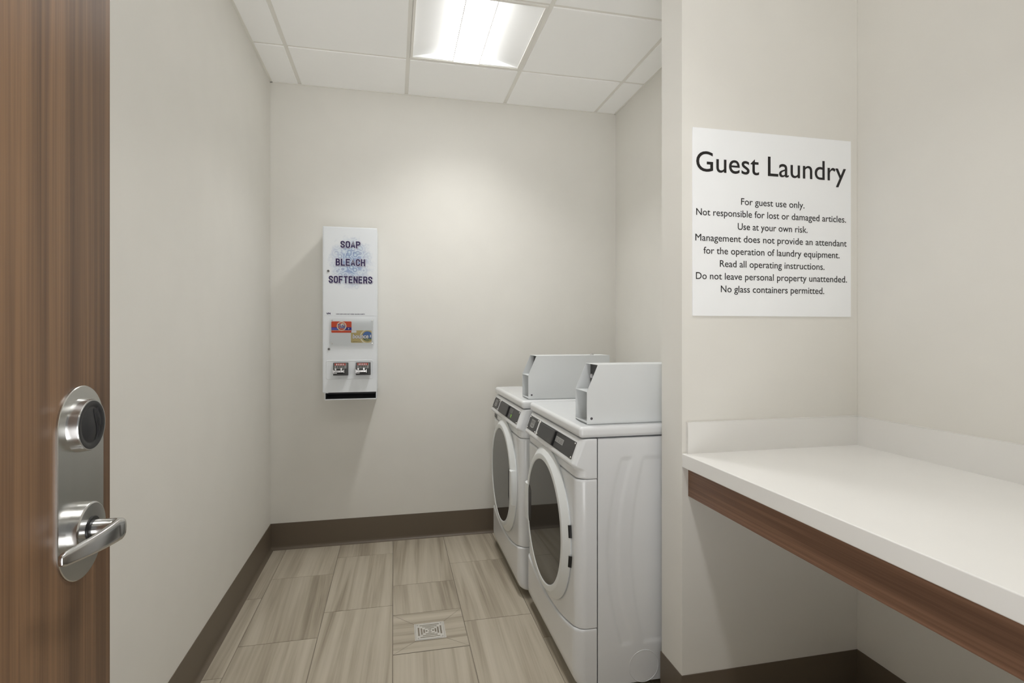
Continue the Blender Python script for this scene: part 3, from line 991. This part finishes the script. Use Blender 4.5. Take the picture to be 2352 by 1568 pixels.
part('card_print', M['brown'], card2, lambda bm: (box(bm, bx0 + .003, bx0 + .0045, -.0038, -.003, bz0 + .003, bz0 + .011), box(bm, bx0 + .009, bx0 + .035, -.0038, -.003, bz0 + .004, bz0 + .0065), box(bm, bx0 + .036, bx0 + .055, -.0038, -.003, bz0 + .003, bz0 + .005)))
wx0, wz0 = d(-.3431, 1.1790); wx1, wz1 = d(-.1074, 1.3303)
win = part('display_window', M['clear'], disp, lambda bm: box(bm, wx0, wx1, -.0095, -.0065, wz0, wz1, .0006, 1))
for x in (wx0 + .010, wx1 - .010):
    for z in (wz0 + .014, wz1 - .009):
        part('window_screw', M['chrome'], win, lambda bm, x=x, z=z: (cyl(bm, (x, 0, z), .0036, -.0022, -.0125, 'y', 16, .0014)))
# embossed coin panel
ex0, ez0 = d(-.3632, .9955); ex1, ez1 = d(-.1139, 1.0965)
def emboss(bm):
    o = rrect(ex0, ex1, ez0, ez1, .008); i1 = rrect(ex0 + .003, ex1 - .003, ez0 + .003, ez1 - .003, .006); w = rrect(ex0 - .003, ex1 + .003, ez0 - .003, ez1 + .003, .010)
    L = [[bm.verts.new((x, y, z)) for x, z in P] for P, y in ((w, -.0022), (o, -.0042), (i1, -.0025))]
    for A, B in zip(L[:-1], L[1:]):
        for k in range(len(A)): j = (k + 1) % len(A); bm.faces.new((A[k], A[j], B[j], B[k]))
    bm.faces.new(L[-1])
part('coin_panel', CW, disp, emboss, 60)
def coin_slide(px0, pz1):
    sx, sz = d(px0, pz1)          # top-left
    s = part('coin_slide', M['dgrey'], disp, lambda bm: (box(bm, sx, sx + .0795, -.018, -.002, sz - .0700, sz, .0015, 1)))
    part('slide_block', M['charcoal'], s, lambda bm: (box(bm, sx + .0635, sx + .0795, -.034, -.018, sz - .0695, sz - .032, .001, 1), box(bm, sx + .001, sx + .064, -.032, -.018, sz - .0695, sz - .0585, .001, 1)))
    part('slide_face', M['grey'], s, lambda bm: box(bm, sx + .006, sx + .070, -.020, -.0175, sz - .034, sz - .004, .0006, 1))
    part('price_strip', M['red'], s, lambda bm: box(bm, sx + .008, sx + .066, -.0215, -.0195, sz - .0155, sz - .0035, .0004, 1))
    for k in range(5):
        part('coin_hole', M['halo'], s, lambda bm, k=k: prism(bm, [((sx + .0185 + .0092 * k) + (.0030 if k == 0 else .0022) * math.cos(a * math.pi / 8), sz - .0095 + .0046 * math.sin(a * math.pi / 8)) for a in range(16)], 'y', -.021, -.0219))
        part('coin_slot', M['black'], s, lambda bm, k=k: box(bm, sx + .0172 + .0092 * k, sx + .0204 + .0092 * k, -.0212, -.0195, sz - .028, sz - .0175))
    def push(bm):
        box(bm, sx + .002, sx + .056, -.046, -.033, sz - .0520, sz - .0405, .0015, 2)
        box(bm, sx + .000, sx + .005, -.046, -.020, sz - .0560, sz - .036, .001, 1); box(bm, sx + .056, sx + .061, -.044, -.020, sz - .0555, sz - .036, .001, 1)
        box(bm, sx + .010, sx + .018, -.042, -.020, sz - .041, sz - .029, .001, 1); box(bm, sx + .040, sx + .049, -.042, -.020, sz - .041, sz - .027, .001, 1)
        box(bm, sx + .001, sx + .022, -.040, -.020, sz - .0590, sz - .0545, .001, 1)
        box(bm, sx + .004, sx + .058, -.034, -.024, sz - .050, sz - .046, .001, 1)
    pu = part('push_bar', M['zinc'], s, push)
    part('bar_print', M['dgrey'], s, lambda bm: [box(bm, sx + .012 + .0042 * k, sx + .0148 + .0042 * k, -.0463, -.0458, sz - .0475, sz - .0448) for k in (0, 1, 2, 3, 4, 6, 7)])
coin_slide(-.3258, 1.0862); coin_slide(-.2056, 1.0864)
# delivery tray
tx0, tx1, tz0, tz1 = .0115, .2890, -.042, .0015
def tray(bm):
    t = .0030
    box(bm, tx0, tx1, .002, .19, tz0, tz0 + t, .0008, 1); box(bm, tx0, tx0 + t, .002, .19, tz0, tz1); box(bm, tx1 - t, tx1, .002, .19, tz0, tz1)
    box(bm, tx0, tx1, .001, .004, tz0, tz0 + .0055, .001, 1); box(bm, tx0, tx1, .187, .19, tz0, tz1)
tr = part('tray', CW, disp, tray)
def shade_lining(bm):
    t = .0032
    box(bm, tx0 + t, tx1 - t, .10, .185, tz0 + t, tz1 - .001); box(bm, tx0 + t, tx1 - t, .0045, .10, tz0 + t, tz0 + t + .001)
    prism(bm, [(.03, tz0 + t), (.10, tz0 + t), (.10, tz0 + .022), (.08, tz0 + .020)], 'x', tx0 + t, tx1 - t)
    box(bm, tx0 + t, tx0 + t + .0008, .005, .185, tz0 + t, tz1 - .001); box(bm, tx1 - t - .0008, tx1 - t, .005, .185, tz0 + t, tz1 - .001)
part('tray_shade_lining', M['tray'], tr, shade_lining)  # dark lining paints in the shade of the tray's interior
part('tray_notch', CW, disp, lambda bm: box(bm, .006, .030, -.0022, .001, -.0025, .0015))

# ------------------------------------------------------------------ sign
sign = thing('wall_sign', 'square white guest laundry sign with black lettering above the counter', 'sign', (.9405, 1.563, 1.306))
part('panel', M['sign'], sign, lambda bm: box(bm, 0, .607, -.0045, 0, 0, .608, .0008, 1))
ox, oz = .9405, 1.306
lettering('title', M['ink'], sign, -.0049, [('Guest Laundry', .9523 - ox, 1.5257 - ox, 1.7735 - oz, .0640)], heavy=.0004, spacing=1.0)
rows = [('For guest use only.', 1.1161, 1.3588, 1.6721), ('Not responsible for lost or damaged articles.', .9523, 1.5257, 1.6313), ('Use at your own risk.', 1.1037, 1.3710, 1.5897),
        ('Management does not provide an attendant', .9494, 1.5285, 1.5487), ('for the operation of laundry equipment.', .9786, 1.4995, 1.5075), ('Read all operating instructions.', 1.0380, 1.4385, 1.4660),
        ('Do not leave personal property unattended.', .9513, 1.5296, 1.4248), ('No glass containers permitted.', 1.0414, 1.4374, 1.3835)]
lettering('notice_text', M['ink'], sign, -.0049, [(t, a - ox, b - ox, z - oz, .0217) for t, a, b, z in rows], heavy=.00015)

# ------------------------------------------------------------------ folding counter
ctr = thing('folding_counter', 'long white counter with backsplash and walnut apron in the alcove', 'counter', (PX, YF, .864))
LY = PY0 - YF; WX = AX - PX
part('countertop', M['counter'], ctr, lambda bm: box(bm, 0, WX, 0, LY, -.0445, 0, .003, 3))
def splash(bm):
    t = .013
    prism(bm, [(.014, LY - t), (WX - t, LY - t), (WX - t, 0), (WX, 0), (WX, LY), (.014, LY)], 'z', -.001, .1005)
    es = [e for e in bm.edges if all(v.co.z > .1 for v in e.verts)]
    bmesh.ops.bevel(bm, geom=es, offset=.0015, segments=2, profile=.5, affect='EDGES')
part('backsplash', M['counter'], ctr, splash)
ap = part('apron', M['wood_apron'], ctr, lambda bm: box(bm, .0220, .0415, 0, LY, -.1385, -.0440, .0008, 1))
ap['label'] = 'walnut apron board'

# ------------------------------------------------------------------ floor drain
drain = thing('floor_drain', 'square steel drain grate set in the tiled floor', 'floor drain', (.1485, 2.272, 0))
def grate(bm):
    h = .0585
    holes = []
    sx, sy = .0038, .0038
    for k, L in ((.045, .041), (.0335, .030), (.0225, .0185), (.0115, .0065)):
        holes += [(-L, L, k - .0025, k + .0025), (-L, L, -k - .0025, -k + .0025)]
    for k, L in ((.0460, .031), (.0340, .024), (.0235, .0135), (.0135, .0045)):
        holes += [(k - .0032, k + .0032, -L, L), (-k - .0032, -k + .0032, -L, L)]
    holes.append((-.0035, .0035, -.0022, .0022))
    xs = sorted({-h, h} | {v for q in holes for v in q[:2]}); ys = sorted({-h, h} | {v for q in holes for v in q[2:]})
    V = {}
    def gv(x, y, z):
        if (x, y, z) not in V: V[(x, y, z)] = bm.verts.new((x, y, z))
        return V[(x, y, z)]
    z0, z1 = -.0025, .0012
    solid = {}
    for i in range(len(xs) - 1):
        for j in range(len(ys) - 1):
            cx, cy = (xs[i] + xs[i + 1]) / 2, (ys[j] + ys[j + 1]) / 2
            solid[i, j] = not any(a < cx < b and c < cy < d_ for a, b, c, d_ in holes)
    for (i, j), ok in solid.items():
        if not ok: continue
        a, b, c, e = xs[i], xs[i + 1], ys[j], ys[j + 1]
        bm.faces.new((gv(a, c, z1), gv(b, c, z1), gv(b, e, z1), gv(a, e, z1)))
        for (di, dj, p, q) in ((-1, 0, (a, e), (a, c)), (1, 0, (b, c), (b, e)), (0, -1, (a, c), (b, c)), (0, 1, (b, e), (a, e))):
            if not solid.get((i + di, j + dj), False):
                bm.faces.new((gv(*p, z0), gv(*q, z0), gv(*q, z1), gv(*p, z1)))
part('grate', M['grate'], drain, grate)
def dframe(bm):
    for a, b, c, e in ((-.0635, .0635, -.0635, -.0592), (-.0635, .0635, .0592, .0635), (-.0635, -.0592, -.0592, .0592), (.0592, .0635, -.0592, .0592)):
        box(bm, a, b, c, e, -.003, .0006)
part('frame', M['grate'], drain, dframe)
part('sump', M['void'], drain, lambda bm: box(bm, -.059, .059, -.059, .059, -.0032, -.0022))
for x in (-.049, .049):
    for y in (-.050, .050):
        part('screw', M['zinc'], drain, lambda bm, x=x, y=y: cyl(bm, (x, y, 0), .0036, .0008, .0018, 'z', 14, .0004))
